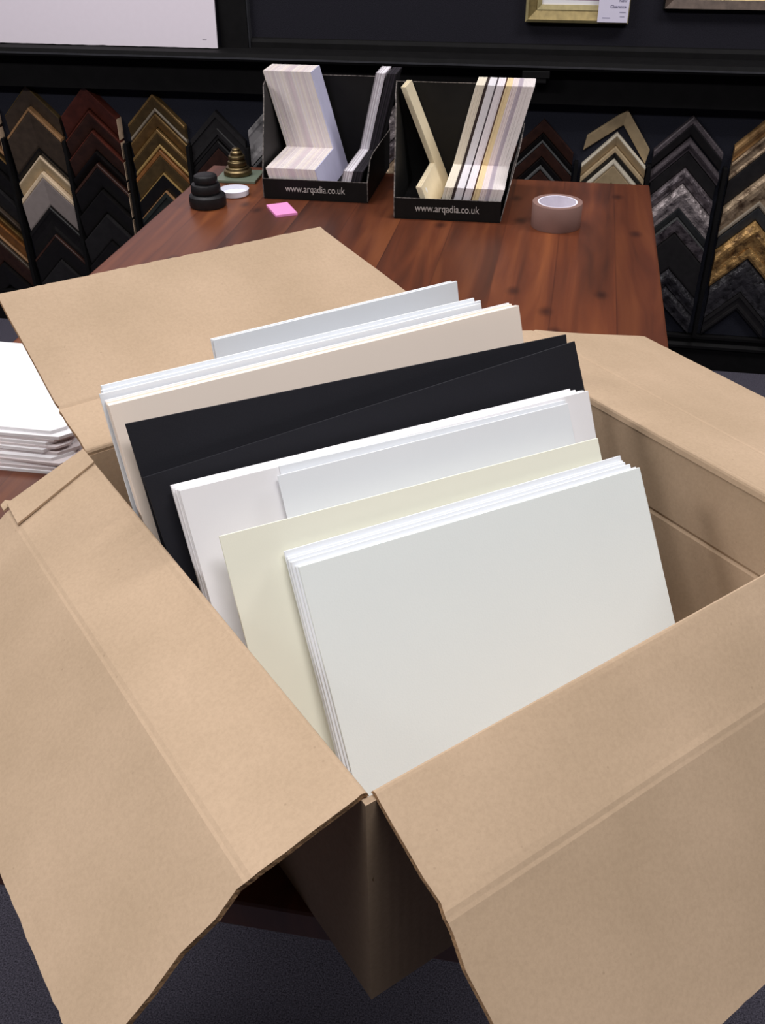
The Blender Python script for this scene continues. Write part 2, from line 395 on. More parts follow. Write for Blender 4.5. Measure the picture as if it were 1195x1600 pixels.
colname = {
    '0': 'the column at the left photo edge', 'A': 'the brown and cream column', 'B': 'the mahogany and black column',
    'C': 'the antique gold column', 'D': 'the black column behind the brass weight', 'E': 'the column left of the left black case',
    'F': 'the column between both black cases', 'G': 'the brown column beside the right black case', 'H': 'the beige column',
    'I': 'the pewter column right of the table', 'J': 'the gilt column at the right edge', 'K': 'the column cut off at the right'}
def column(key, items):
    zs = [it[0] for it in items]
    for i, it in enumerate(items):
        za, wv, look, mk, kw = it
        kw = dict(kw)
        if kw.get('lip'): kw['lip'] = CH[kw['lip']]
        if kw.get('edge'): kw['edge'] = CH[kw['edge']]
        # each hangs on the felt; the one below never overlaps the one above
        lab = look + ' corner sample, ' + ORD[i] + ' in ' + colname[key]
        corner(centres[key], za, wv, look, CH[mk], label=lab, group='frame corner samples on the wall rack', **kw)

column('0', [
    (0.80, 0.055, 'dark brown', 'dark_brown', dict(cut=True, dep=0.03, hw=0.096)),
    (0.742, 0.07, 'dark mahogany', 'brown', dict(cut=True, dep=0.03, hw=0.096)),
    (0.668, 0.030, 'tan edged dark', 'dark_brown', dict(edge='tan', edgew=0.4, dep=0.028, hw=0.096)),
    (0.636, 0.058, 'thin gold edged black', 'black', dict(edge='gold', edgew=0.12, dep=0.026, hw=0.096)),
    (0.575, 0.075, 'plain black', 'black', dict(dep=0.026, cut=True, hw=0.096)),
    (0.498, 0.07, 'slate black', 'soft_black', dict(dep=0.026, hw=0.096)),
    (0.425, 0.035, 'brown lined black', 'black', dict(edge='dark_brown', edgew=0.2, dep=0.026, hw=0.096)),
    (0.388, 0.022, 'narrow gold', 'gold', dict(dep=0.026, hw=0.096)),
    (0.364, 0.065, 'wide oak brown', 'oak', dict(lip='tan', lipw=0.2, dep=0.028, hw=0.096)),
    (0.296, 0.085, 'dark chocolate', 'brown', dict(edge='dark_brown', edgew=0.15, dep=0.028, hw=0.096)),
    (0.208, 0.08, 'lower black', 'black', dict(dep=0.028, hw=0.09)),
])
column('A', [
    (0.768, 0.058, 'dark umber', 'dark_brown', dict(edge='olive_gold', edgew=0.08, dep=0.018)),
    (0.708, 0.120, 'wide pale edged umber', 'dark_brown', dict(edge='tan', edgew=0.09, dep=0.030)),
    (0.586, 0.020, 'narrow black', 'black', dict(dep=0.020)),
    (0.564, 0.046, 'beige', 'beige', dict(edge='pale_wood', edgew=0.18, dep=0.020)),
    (0.516, 0.108, 'lilac grey', 'lilac_grey', dict(edge='pale_wood', edgew=0.16, dep=0.026)),
    (0.406, 0.088, 'glossy black', 'black', dict(dep=0.022, prof='scoop')),
    (0.316, 0.085, 'faintly brown edged black', 'black', dict(edge='brown', edgew=0.12, dep=0.024, cut=True)),
    (0.229, 0.09, 'bottom black', 'soft_black', dict(dep=0.022, hw=0.085)),
])
column('B', [
    (0.775, 0.066, 'red mahogany', 'mahogany', dict(cut=True, dep=0.034)),
    (0.706, 0.055, 'dark mahogany', 'brown', dict(edge='mahogany', edgew=0.14, cut=True, dep=0.030)),
    (0.648, 0.060, 'wide dark mahogany', 'brown', dict(edge='mahogany', edgew=0.1, cut=True, dep=0.030)),
    (0.586, 0.030, 'narrow black', 'black', dict(cut=True, dep=0.030)),
    (0.553, 0.080, 'brown edged black', 'black', dict(edge='brown', edgew=0.16, cut=True, dep=0.032)),
    (0.470, 0.075, 'plain black', 'black', dict(cut=True, dep=0.032)),
    (0.392, 0.085, 'lower black', 'soft_black', dict(cut=True, dep=0.030)),
    (0.304, 0.09, 'dark bottom', 'black', dict(dep=0.026)),
])
column('C', [
    (0.758, 0.052, 'antique gold', 'olive_gold', dict(edge='gold', edgew=0.2, lip='silver_lip', lipw=0.22, dep=0.022)),
    (0.703, 0.042, 'bronze', 'bronze', dict(edge='gold', edgew=0.2, dep=0.020)),
    (0.659, 0.058, 'bronze with bright lip', 'olive_gold', dict(edge='gold', edgew=0.22, lip='bright_gold', lipw=0.22, dep=0.022)),
    (0.598, 0.068, 'wide brown gold', 'olive_gold', dict(edge='oak', edgew=0.24, dep=0.022)),
    (0.528, 0.052, 'gold edged black', 'black', dict(edge='bright_gold', edgew=0.09, dep=0.018)),
    (0.474, 0.070, 'grooved black', 'black_green', dict(edge='tan', edgew=0.07, dep=0.018, prof='step')),
    (0.402, 0.08, 'lower black', 'black', dict(dep=0.018)),
])
column('D', [
    (0.716, 0.080, 'matt black', 'soft_black', dict(dep=0.018, prof='step', hw=0.085)),
    (0.632, 0.075, 'dark brown', 'brown', dict(dep=0.018, edge='black', edgew=0.3, hw=0.085)),
    (0.553, 0.07, 'brown lipped black', 'black', dict(dep=0.018, lip='grey_lip', lipw=0.15, hw=0.085)),
])
column('E', [
    (0.752, 0.105, 'worn silver', 'silver_worn', dict(dep=0.022, prof='scoop', hw=0.087)),
    (0.643, 0.06, 'silver lined black', 'black', dict(dep=0.020, edge='grey_lip', edgew=0.2, hw=0.085)),
    (0.580, 0.07, 'dark slate', 'slate', dict(dep=0.020, hw=0.085)),
])
column('F', [
    (0.775, 0.085, 'carved silver', 'silver', dict(dep=0.024, prof='round', carved=True)),
    (0.686, 0.055, 'carved pewter', 'pewter_carved', dict(dep=0.022, prof='round', carved=True)),
    (0.628, 0.075, 'carved antique bronze', 'champagne', dict(dep=0.022, prof='round', carved=True)),
])
column('G', [
    (0.724, 0.036, 'chestnut brown', 'brown', dict(dep=0.016)),
    (0.686, 0.026, 'grey lipped black', 'black', dict(dep=0.020, lip='grey_lip', lipw=0.35)),
    (0.659, 0.036, 'walnut brown', 'brown', dict(dep=0.014)),
    (0.621, 0.034, 'slate lipped black', 'black', dict(dep=0.020, lip='grey_lip', lipw=0.4)),
    (0.585, 0.06, 'lower brown', 'brown', dict(dep=0.014)),
])
column('H', [
    (0.756, 0.041, 'tilted beige', 'beige', dict(dep=0.016, rot=R(10), dx=0.021, hw=0.088, seat=0.0)),
    (0.6965, 0.0345, 'beige with pale edge', 'beige', dict(dep=0.020, edge='pale', edgew=0.26)),
    (0.661, 0.052, 'black and white lipped beige', 'soft_black', dict(dep=0.022, edge='beige', edgew=0.32, lip='pale', lipw=0.36)),
    (0.607, 0.050, 'plain sand beige', 'beige', dict(dep=0.016)),
    (0.554, 0.05, 'lower black', 'black', dict(dep=0.016)),
])
column('I', [
    (0.747, 0.050, 'rope edged pewter', 'soft_black', dict(edge='pewter', edgew=0.4, dep=0.024, hw=0.092)),
    (0.690, 0.034, 'light pewter rope', 'pewter', dict(dep=0.026, prof='round', hw=0.092)),
    (0.653, 0.042, 'plain soft black', 'soft_black', dict(dep=0.016, hw=0.088)),
    (0.609, 0.040, 'carved pewter', 'pewter_carved', dict(dep=0.022, prof='round', carved=True)),
    (0.566, 0.066, 'wide carved silver', 'silver', dict(dep=0.026, prof='round', carved=True)),
    (0.498, 0.024, 'narrow slate', 'slate', dict(dep=0.018)),
    (0.472, 0.046, 'dark carved pewter', 'pewter_carved', dict(dep=0.022, edge='grey_lip', edgew=0.12, carved=True)),
    (0.424, 0.105, 'wide plain black', 'soft_black', dict(dep=0.018)),
    (0.316, 0.050, 'carved black', 'black_carved', dict(dep=0.022, prof='round', carved=True)),
    (0.263, 0.058, 'lower carved black', 'black_carved', dict(dep=0.024, prof='round', carved=True, hw=0.086)),
])
column('J', [
    (0.768, 0.044, 'antique gold', 'antique', dict(dep=0.022, prof='round', hw=0.094)),
    (0.722, 0.048, 'speckled champagne', 'champagne', dict(dep=0.022, prof='scoop', hw=0.094)),
    (0.672, 0.070, 'slate black', 'soft_black', dict(dep=0.018, hw=0.094)),
    (0.600, 0.088, 'carved champagne', 'champagne', dict(dep=0.026, lip='silver_lip', lipw=0.2, carved=True, prof='round', hw=0.094)),
    (0.510, 0.036, 'slate', 'slate', dict(dep=0.018, hw=0.092)),
    (0.472, 0.108, 'wide carved gilt', 'gilt', dict(dep=0.028, lip='gilt', lipw=0.3, carved=True, prof='round', hw=0.092)),
    (0.361, 0.10, 'glossy carved black', 'black_carved', dict(dep=0.022, prof='round', carved=True, hw=0.088)),
    (0.258, 0.055, 'lower black', 'soft_black', dict(dep=0.018, prof='step', hw=0.088)),
])
column('K', [
    (0.38, 0.10, 'carved gilt', 'gilt', dict(dep=0.026, prof='round', carved=True)),
    (0.277, 0.06, 'black', 'soft_black', dict(dep=0.018)),
])

# ------------------------------------------------------------------ pictures above the shelf
wb = MB()
vv = [(-1.95, 0.0), (-0.006, 0.0)]
# slightly ragged lower edge
n = 60; low = [(-0.93 * i / n, 0.0012 * mnoise(Vector((i * 1.7, 3, 0)))) for i in range(n + 1)]
poly = low + [(-0.93, 0.55), (0.0, 0.55)]
wb.prism(poly, 'y', 0, 0.006)
pb = wb.build('white_board', cm('white_panel', rgb(240, 230, 240), rough=0.7, var=0.01), loc=(-1.004, 2.845, 0.8885), rot=(R(-4), 0, 0))
tag(pb, 'large white board leaning on the wall shelf at the top left', 'board')
mk = MB(); mk.box(-0.042, -0.030, -0.0006, -0.0001, 0.0205, 0.0215)
mk.build('scratch', M['dark_ink'], pb)

def picture(name, x0, x1, z0, z1, bands, label, panel):
    """bands: (width, depth, material) from the outside in"""
    o = empty(name, ((x0 + x1) / 2, wall_y, z0)); tag(o, label, 'picture frame')
    X0, X1, Z0, Z1 = x0 - (x0+x1)/2, x1 - (x0+x1)/2, 0, z1 - z0
    a = 0
    for nm, w, d0, d1, m in bands:
        k = MB()
        def ring(i, d): return [(X0+i, -d, Z0+i), (X1-i, -d, Z0+i), (X1-i, -d, Z1-i), (X0+i, -d, Z1-i)]
        r = [ring(a, 0.001), ring(a, d0), ring(a + w, d1), ring(a + w, 0.001)]
        v = [p for q in r for p in q]; f = []
        for q in range(4):
            q2 = (q + 1) % 4
            for i in range(4):
                j = (i + 1) % 4
                f.append((q*4+i, q*4+j, q2*4+j, q2*4+i))
        k.add(v, f); k.build(nm, m, o)
        a += w
    k = MB(); k.box(X0 + a, X1 - a, -0.006, -0.001, Z0 + a, Z1 - a); k.build('picture_panel', panel, o)
    return o
gf = picture('picture_frame', -0.157, 0.109, 0.966, 1.30, [('outer_edge', 0.007, 0.022, 0.026, M['gold_light']), ('moulding', 0.022, 0.022, 0.012, M['gold_frame']), ('inner_lip', 0.012, 0.015, 0.012, M['gold_light']), ('mount', 0.010, 0.009, 0.009, M['white'])],
             'gold picture frame with a white price tag hanging on the dark wall', M['mauve'])
tg = MB(); tg.box(0.054, 0.1305, -0.0285, -0.0275, 0.004, 0.10)
tgo = tg.build('price_tag', M['tag'], gf)
def text(body, size, name, m, parent, loc, rot, align='LEFT', bold=0.0, sx=1.0):
    cu = bpy.data.curves.new(name, 'FONT'); cu.body = body; cu.size = size; cu.align_x = align; cu.offset = bold; cu.extrude = 0.0002
    tmp = bpy.data.objects.new(name, cu); COL.objects.link(tmp)
    bpy.context.view_layer.update()
    dg = bpy.context.evaluated_depsgraph_get()
    me = bpy.data.meshes.new_from_object(tmp.evaluated_get(dg))
    bpy.data.objects.remove(tmp)
    me.materials.clear(); me.materials.append(m)
    o = bpy.data.objects.new(name, me); COL.objects.link(o)
    o.parent = parent; o.location = loc; o.rotation_euler = rot; o.scale = (sx, 1, 1)
    return o
text('New', 0.010, 'lettering', M['ink'], tgo, (0.124, -0.0288, 0.052), (R(90), 0, 0), 'RIGHT', 0.0002)
text('Clearance', 0.010, 'lettering', M['ink'], tgo, (0.124, -0.0288, 0.038), (R(90), 0, 0), 'RIGHT', 0.0002)
k = MB(); k.box(0.108, 0.124, -0.0288, -0.0286, 0.027, 0.029); k.box(0.110, 0.122, -0.0288, -0.0286, 0.017, 0.0185); k.box(0.066, 0.086, -0.0288, -0.0286, 0.0135, 0.0155)
k.build('fine_print', M['ink'], tgo)
picture('picture_frame', 0.193, 0.62, 1.000, 1.32, [('outer_edge', 0.004, 0.016, 0.020, M['black_paint']), ('moulding', 0.020, 0.022, 0.016, M['brown_frame']), ('inner_lip', 0.006, 0.014, 0.010, M['gold_frame'])],
        'dark brown picture frame at the top right corner of the wall', M['mauve'])

# ------------------------------------------------------------------ table
tb = empty('wooden_table', (-0.325, 1.308, 0))
tag(tb, 'reddish brown varnished pine table standing on the dark carpet', 'table')
hx, hy = 0.4975, 0.912
t = MB(); t.box(-hx, hx, -hy, hy, 0.715, 0.75)
t.build('table_top', M['wood'], tb, bevel=0.004)
for nm, (x0, x1, y0, y1) in {'f': (-hx+.07, hx-.07, -hy+.085, -hy+.105), 'b': (-hx+.07, hx-.07, hy-.105, hy-.085), 'l': (-hx+.05, -hx+.07, -hy+.09, hy-.09), 'r': (hx-.07, hx-.05, -hy+.09, hy-.09)}.items():
    t = MB(); t.box(x0, x1, y0, y1, 0.61, 0.7148); t.build('apron', M['wood'], tb)
for sx in (-1, 1):
    for sy in (-1, 1):
        t = MB(); cx, cy = sx*(hx-.055), sy*(hy-.09)
        t.hexa([(cx-.022, cy-.022, 0.0005), (cx+.022, cy-.022, 0.0005), (cx+.022, cy+.022, 0.0005), (cx-.022, cy+.022, 0.0005),
                (cx-.034, cy-.034, 0.7146), (cx+.034, cy-.034, 0.7146), (cx+.034, cy+.034, 0.7146), (cx-.034, cy+.034, 0.7146)])
        t.build('leg', M['wood'], tb, bevel=0.003)
TZ = 0.7502

# ------------------------------------------------------------------ open cardboard box
BX, BY, TH = -0.077, 0.347, R(44.794)
LU, LV, HH, TK = 0.423, 0.440, 0.208, 0.0042
bo = empty('cardboard_box', (BX, BY, TZ), TH)
tag(bo, 'large open brown cardboard box full of mount boards on the table', 'box')
k = MB(); k.box(0, LU, 0, LV, 0.0, 0.004); k.build('bottom_panel', M['card_x'], bo)
def wall_panel(p0, p1, outn, m):
    """upright side with a score line 75 mm below the rim"""
    p0 = Vector(p0); p1 = Vector(p1); o = Vector(outn)
    zs = [0.0, 0.06, 0.129, 0.132, 0.135, 0.17, HH - 0.0045]
    dd = [0.0, 0.0, 0.0, 0.0012, 0.0, 0.0, 0.0]
    nu = 24; V = []; F = []; I = []
    for side in (0, 1):
        for j, zz in enumerate(zs):
            for i in range(nu + 1):
                q = p0.lerp(p1, i / nu) + o * (dd[j] * (1 - side) + side * TK)
                V.append((q.x, q.y, zz))
    n = (nu + 1) * len(zs)
    for side in (0, 1):
        for j in range(len(zs)-1):
            for i in range(nu):
                a = side*n + j*(nu+1) + i
                F.append((a, a+1, a+nu+2, a+nu+1)); I.append(0)
    for i in range(nu):
        for j in (0, len(zs)-1):
            a = j*(nu+1)+i; F.append((a, a+1, a+1+n, a+n)); I.append(0)
    for j in range(len(zs)-1):
        for i in (0, nu):
            a = j*(nu+1)+i; F.append((a, a+nu+1, a+nu+1+n, a+n)); I.append(0)
    return mesh('side_panel', V, F, [m, M['card_edge']], bo, idx=I)
e = TK
wall_panel((0, -e, 0), (0, LV + e, 0), (-1, 0, 0), M['card_y'])
wall_panel((LU, -e, 0), (LU, LV + e, 0), (1, 0, 0), M['card_y'])
wall_panel((0, 0, 0), (LU, 0, 0), (0, -1, 0), M['card_x'])
wall_panel((0, LV, 0), (LU, LV, 0), (0, 1, 0), M['card_x'])

def flap(P0, P1, C0, C1, O0, O1, m, seed, tears=()):
    P0, P1, C0, C1, O0, O1 = map(Vector, (P0, P1, C0, C1, O0, O1))
    nu = 64
    rows = []
    hz = Vector((0, 0, -0.0022))
    def row(f, A0, A1, B0, B1, dz=0.0):
        rows.append((A0.lerp(B0, f), A1.lerp(B1, f), dz, f))
    row(0.0, P0, P1, C0, C1, -0.0030); row(0.012, P0, P1, C0, C1, -0.0012); row(0.03, P0, P1, C0, C1, -0.0002); row(0.055, P0, P1, C0, C1, 0.0001)
    for f in (0.1, 0.3, 0.5, 0.7, 0.9): row(f, P0, P1, C0, C1)
    row(0.965, P0, P1, C0, C1, 0.0); row(1.0, P0, P1, C0, C1, -0.0007)
    row(0.02, C0, C1, O0, O1, 0.0)
    for f in (0.06, 0.2, 0.4, 0.6, 0.8, 0.94, 1.0): row(f, C0, C1, O0, O1)
    nr = len(rows)
    top = []
    for j, (a, b_, dz, f) in enumerate(rows):
        d = (b_ - a); L = d.length; dn = d.normalized()
        for i in range(nu + 1):
            tt = i / nu
            q = a.lerp(b_, tt)
            jit = 0.0
            if i in (0, nu):
                jit = 0.0010 * mnoise(Vector((j * 1.9 + seed, i, seed)))
                for (end, fj, amt) in tears:
                    if end == (0 if i == 0 else 1) and fj == j: jit += amt
            q = q + dn * jit
            if j == nr - 1:
                q = q + (rows[-1][0] - rows[-2][0]).normalized() * 0.0012 * mnoise(Vector((i * 0.9, seed, 2)))
            q = q + Vector((0, 0, dz + 0.0012 * mnoise(Vector((tt * 3 + seed, j * 0.3, 5)))*min(1, j/4)))
            top.append(q)
    # per-row normal for thickness
    bot = []
    for j in range(nr):
        j0, j1 = max(0, j-1), min(nr-1, j+1)
        dacross = (rows[j1][0] + rows[j1][1]) - (rows[j0][0] + rows[j0][1])
        dal = rows[j][1] - rows[j][0]
        nrm = dal.cross(dacross).normalized()
        if nrm.z > 0: nrm = -nrm
        for i in range(nu + 1):
            bot.append(top[j*(nu+1)+i] + nrm * TK)
    V = top + bot; n = len(top); F = []; I = []
    for s in (0, n):
        for j in range(nr-1):
            for i in range(nu):
                a = s + j*(nu+1) + i; F.append((a, a+1, a+nu+2, a+nu+1)); I.append(0)
    for i in range(nu):
        for j in (0, nr-1):
            a = j*(nu+1)+i; F.append((a, a+1, a+1+n, a+n)); I.append(1 if j else 0)
    for j in range(nr-1):
        for i in (0, nu):
            a = j*(nu+1)+i; F.append((a, a+nu+1, a+nu+1+n, a+n)); I.append(1)
    return mesh('flap', V, F, [m, M['card_edge']], bo, idx=I)
g = TK * 0.5
Hz = HH + 0.0015
flap((-g*0, 0.000, Hz), (0, LV, Hz), (-0.077, 0.000, HH-0.0172), (-0.0749, LV, HH-0.0315), (-0.1834, 0.0, HH-0.1003), (-0.184, LV, HH-0.1105), M['card_y'], 1.3, tears=((0, 14, 0.003), (0, 12, 0.002)))
flap((0.003, 0, Hz), (LU, 0, Hz), (0.003, -0.0698, HH-0.0336), (LU, -0.058, HH-0.052), (0.003, -0.1727, HH-0.1285), (LU, -0.150, HH-0.158), M['card_x'], 4.1, tears=((0, 8, 0.002), (0, 13, -0.002)))
flap((LU, LV-0.003, Hz), (LU, 0.0, Hz), (LU+0.069, LV-0.022, HH-0.009), (LU+0.069, 0, HH-0.014), (LU+0.2105, 0.385, HH-0.0415), (LU+0.2105, 0.0, HH-0.052), M['card_y'], 7.7)
flap((0, LV, Hz), (LU, LV, Hz), (0.0, LV+0.0615, HH+0.0139), (0.405, LV+0.0615, HH+0.0139), (0.0, LV+0.2008, HH+0.0759), (0.3635, LV+0.2043, HH+0.0674), M['card_x'], 9.2, tears=((1, 10, 0.002), (0, 11, 0.0015)))
# torn glue tab lying on the far end of the left flap
k = MB()
def lf(fu, b_, up):     # point on the left flap's first strip (far end)
    return Vector((-0.0749 * fu, b_, Hz - 0.0315 * fu + up))
k.hexa([lf(0.02, LV-0.024, 0.0004), lf(1.0, LV-0.030, 0.0006), lf(0.98, LV+0.004, 0.0006), lf(0.02, LV+0.002, 0.0004),
        lf(0.02, LV-0.024, 0.0024), lf(1.0, LV-0.030, 0.0028), lf(0.98, LV+0.004, 0.0026), lf(0.02, LV+0.002, 0.0022)])
k.hexa([lf(0.90, LV+0.003, -0.0015), lf(1.04, LV+0.001, -0.0015), lf(1.04, LV+0.010, -0.001), lf(0.97, LV+0.012, -0.001),
        lf(0.90, LV+0.003, 0.0005), lf(1.04, LV+0.001, 0.0005), lf(1.04, LV+0.010, 0.001), lf(0.97, LV+0.012, 0.001)])
k.build('glue_tab', [M['card_y']], bo)['label'] = 'torn cardboard glue tab at the far end of the left flap'

# ------------------------------------------------------------------ mount boards standing in the box
ux, uy = Vector((math.cos(TH), math.sin(TH), 0)), Vector((-math.sin(TH), math.cos(TH), 0))
O0 = Vector((BX, BY, 0)); ZB = 0.7552
def board(q, thick, m, label, group, off=0.0):
    a0, w, tau, b0, H, psi, rho = q
    tau, psi, rho = R(tau), R(psi), R(rho)
    c, s = math.cos(psi), math.sin(psi)
    uu = Vector((c, s, 0)); vn = Vector((-s, c, 0)); zz = Vector((0, 0, 1))      # box coordinates
    up = vn * math.sin(tau) + zz * math.cos(tau)
    e1 = uu * math.cos(rho) + up * math.sin(rho); e2 = -uu * math.sin(rho) + up * math.cos(rho)
    o = Vector((a0, b0, 0.758 - ZB))
    tl = o + e2 * H; tr = tl + e1 * w; bl = o.copy(); br = o + e1 * w
    for p in (bl, br):
        if p.z < 0.0005:
            p += e2 * ((0.0005 - p.z) / e2.z)
        if p.x < 0.0035: p += uu * ((0.0035 - p.x) / uu.x)
    if tl.x < 0.0035: tl += uu * ((0.0035 - tl.x) / uu.x)
    nb = e1.cross(e2); nb = -nb.normalized()
    if nb.y < 0: nb = -nb
    pts = [bl, br, tr, tl]
    for p in pts: p += vn * (off / math.cos(tau))
    nb *= thick
    base = (bl + br) / 2; base.z = 0
    f = [p - base for p in pts]; bk = [p + nb - base for p in pts]
    V = f + bk
    lo = min(p.z for p in V)
    if lo < 0:
        for p in V:
            if p.z < 0.0: p += e2 * (-p.z / e2.z)
    F = [(0,1,2,3), (7,6,5,4), (0,4,5,1), (1,5,6,2), (2,6,7,3), (3,7,4,0)]
    ob = mesh('mount_board', V, F, m, None, loc=O0 + ux*base.x + uy*base.y + Vector((0, 0, ZB)), rot=(0, 0, TH))
    md = ob.modifiers.new('edge', 'BEVEL'); md.width = 0.0003; md.segments = 1
    return tag(ob, label, 'mount board', group)
def lerpq(a, b_, t): return [x + (y - x) * t for x, y in zip(a, b_)]
def stack(qf, qb, n, thick, mats, labels, group, jit=0.002):
    for i in range(n):
        q = lerpq(qf, qb, i / n)
        for j_ in (2, 3, 5, 6): q[j_] = qf[j_]          # parallel boards, each set back by its own thickness
        if 0 < i < n - 1:
            q[0] += random.uniform(-jit, jit); q[4] += random.uniform(-jit, jit*0.4); q[1] += random.uniform(-jit, jit)
        board(q, thick, mats[i] if isinstance(mats, list) else mats, labels(i), group, off=i * (thick + 0.00035))
W, WC, WW = M['white'], M['white_cool'], M['white_warm']
GR = 'mount boards in the cardboard box'
stack([.043,.301,33.3,.050,.251,-8.1,-.5], [.038,.298,32.0,.075,.256,-8.1,-1.7], 6, 0.0023, [WW, WC, WC, WC, WC, WC],
      lambda i: ['ivory white mount board, frontmost of all in the cardboard box', 'thin white mount board directly behind the front ivory board',
                 'thin white mount board inside the front stack of the box', 'thin white mount board inside the front stack of the box',
                 'thin white mount board inside the front stack of the box', 'rear white board of the front stack, against the single cream board'][i], 'front stack of white mount boards')
board([0.0,.327,31.0,.092,.267,-8.0,-1.2], 0.0022, M['cream'], 'single cream mount board behind the front white stack in the box', GR)
board([.064,.261,30.0,.114,.281,-8.0,-.8], 0.0022, WC, 'narrow cool white board just behind the cream board', 'narrow white boards behind the cream one')
board([.065,.258,30.0,.119,.285,-8.0,-1.6], 0.0022, WC, 'slanted white board peeking above the narrow one behind the cream board', 'narrow white boards behind the cream one')
stack([-.006,.361,28.5,.1408,.280,-8.0,-.9], [-.008,.358,27.0,.165,.272,-8.0,-.5], 8, 0.0025, W,
      lambda i: 'front board of the thick white stack before the black boards' if i == 0 else ('rear board of the thick white stack, touching the black board' if i == 7 else 'thin white board inside the thick stack before the black boards'),
      'thick white stack before the black boards')
board([-.002,.405,25.0,.194,.269,-6.9,2.8], 0.0024, M['black_board'], 'lower black mount board, front one of the two black boards', 'black mount boards')
board([-.019,.400,23.0,.220,.300,-7.1,-2.0], 0.0024, M['black_board'], 'taller black mount board leaning on the peach boards', 'black mount boards')
stack([-.011,.383,20.0,.259,.299,-6.0,.2], [-.011,.380,19.0,.278,.297,-6.0,-.3], 5, 0.0026, [M['peach']]*4 + [W],
      lambda i: ['front peach mount board behind the black boards', 'thin peach board inside the stack behind the black boards', 'thin peach board inside the stack behind the black boards', 'thin peach board inside the stack behind the black boards', 'white board right behind the peach boards'][i], 'peach stack behind the black boards', 0.001)
stack([-.006,.352,18.0,.2875,.297,-5.8,0.1], [.001,.348,16.0,.308,.296,-5.5,0.0], 6, 0.0024, WC,
      lambda i: 'front board of the white stack behind the peach boards' if i == 0 else ('rear board of the white stack behind the peach boards' if i == 5 else 'ragged white board inside the stack behind the peach boards'),
      'white stack behind the peach boards', 0.004)
board([.114,.246,13.0,.346,.292,-5.0,.5], 0.0024, WC, 'small white board standing rearmost in the box, short of its left side', GR)
board([.114,.243,12.6,.352,.291,-5.0,.5], 0.0024, WC, 'white board hidden flush behind the rearmost small white board', GR)

# ------------------------------------------------------------------ black sample cases
def case(x0, x1, y0, y1, sideL, sideR, zt, rz, label, textx):
    cx = (x0 + x1) / 2
    o = empty('sample_case', (cx, y0, TZ), rz)
    tag(o, label, 'sample case', 'black card sample cases')
    hw = (x1 - x0) / 2; D = y1 - y0; t = 0.002; lipz = 0.0415
    k = MB(); k.box(-hw, hw, 0, D, 0, 0.003); k.build('base', M['case'], o)
    k = MB(); k.box(-hw, hw, -0.0005, t, 0.003, lipz); lp = k.build('front_lip', M['case'], o)
    k = MB(); k.bar((-hw, 0.0005, lipz), (hw, 0.0005, lipz), 0.0007); k.build('worn_edge', M['worn'], lp)
    for s, (fl, ydep, zs) in ((-1, sideL), (1, sideR)):
        k0 = (zs - lipz) / (zt - lipz)
        prof = [(0.0, 0.003), (0.0, lipz), (0.112 * k0, zs - 0.022 * k0), (0.112 * k0 + 0.03, zs), (D, zs), (D, 0.003)]
        V = []
        for ins in (0, t):
            for y, z in prof:
                V.append((s * (hw + fl * (z / zs) * (y / D if ydep else 1.0) - ins), y, z))
        n = len(prof)
        F = [tuple(range(n)), tuple(range(n, 2*n))] + [(i, (i+1) % n, n+(i+1) % n, n+i) for i in range(n)]
        sp = mesh('side_panel', V, F, M['case'], o)
        k = MB()
        for i in range(1, 4):
            k.bar(V[i], V[i+1], 0.0007)
        k.bar(V[0], V[1], 0.0007)
        k.build('worn_edge', M['worn'], sp)
    flL = sideL[0]; flR = sideR[0] if sideR[2] == zt else 0.0
    k = MB(); k.hexa([(-hw, D-t, 0.003), (hw, D-t, 0.003), (hw, D, 0.003), (-hw, D, 0.003), (-hw-flL, D-t, zt), (hw+flR, D-t, zt), (hw+flR, D, zt), (-hw-flL, D, zt)])
    bp = k.build('back_panel', M['case'], o)
    k = MB(); k.bar((-hw-flL, D-t, zt), (hw+flR, D-t, zt), 0.0006); k.build('worn_edge', M['worn'], bp)
    text('www.arqadia.co.uk', 0.0205, 'lettering', M['print'], lp, (textx, -0.0009, 0.0165), (R(90), 0, 0), 'CENTER', 0.0, 0.81)['label'] = 'pale printed web address'
    return o
case(-0.634, -0.410, 1.999, 2.262, (0.050, True, 0.195), (0.002, True, 0.085), 0.195, R(0.3), 'black card sample case on the left, holding a thick pale stack', 0.0)
case(-0.339, -0.127, 1.917, 2.176, (0.034, True, 0.205), (0.027, False, 0.128), 0.205, R(1.2), 'black card sample case on the right, nearer the tape roll', 0.0)

SM = {}
def sm(r, g_, b_):
    if (r, g_, b_) not in SM: SM[(r, g_, b_)] = mat('sample card %d' % len(SM), rgb(r, g_, b_), 0.8, var=0.03, scale=40, spec=0.2)
    return SM[(r, g_, b_)]
_lm = {}
def sample(x, y, tilt, thick, m, label, group, rz=0.0, arm=0.072, foot=0.0605, depth=0.240, height=0.2215):
    key = (m.name, round(thick, 5), tilt > 0, arm, depth)
    if key not in _lm:
        k = MB()
        a, b_ = (0, thick) if tilt < 0 else (-thick, 0)
        k.prism([(0, 0), (depth, 0), (depth, height), (depth - arm, height), (depth - arm, foot), (0, foot)], 'x', a, b_)
        _lm[key] = k.build('corner_sample', m)
        o = _lm[key]
    else:
        o = _lm[key].copy(); COL.objects.link(o)
    o.location = (x, y, TZ + 0.0035)
    o.rotation_euler = (0, R(tilt), rz)
    return tag(o, label, 'mount sample', group)

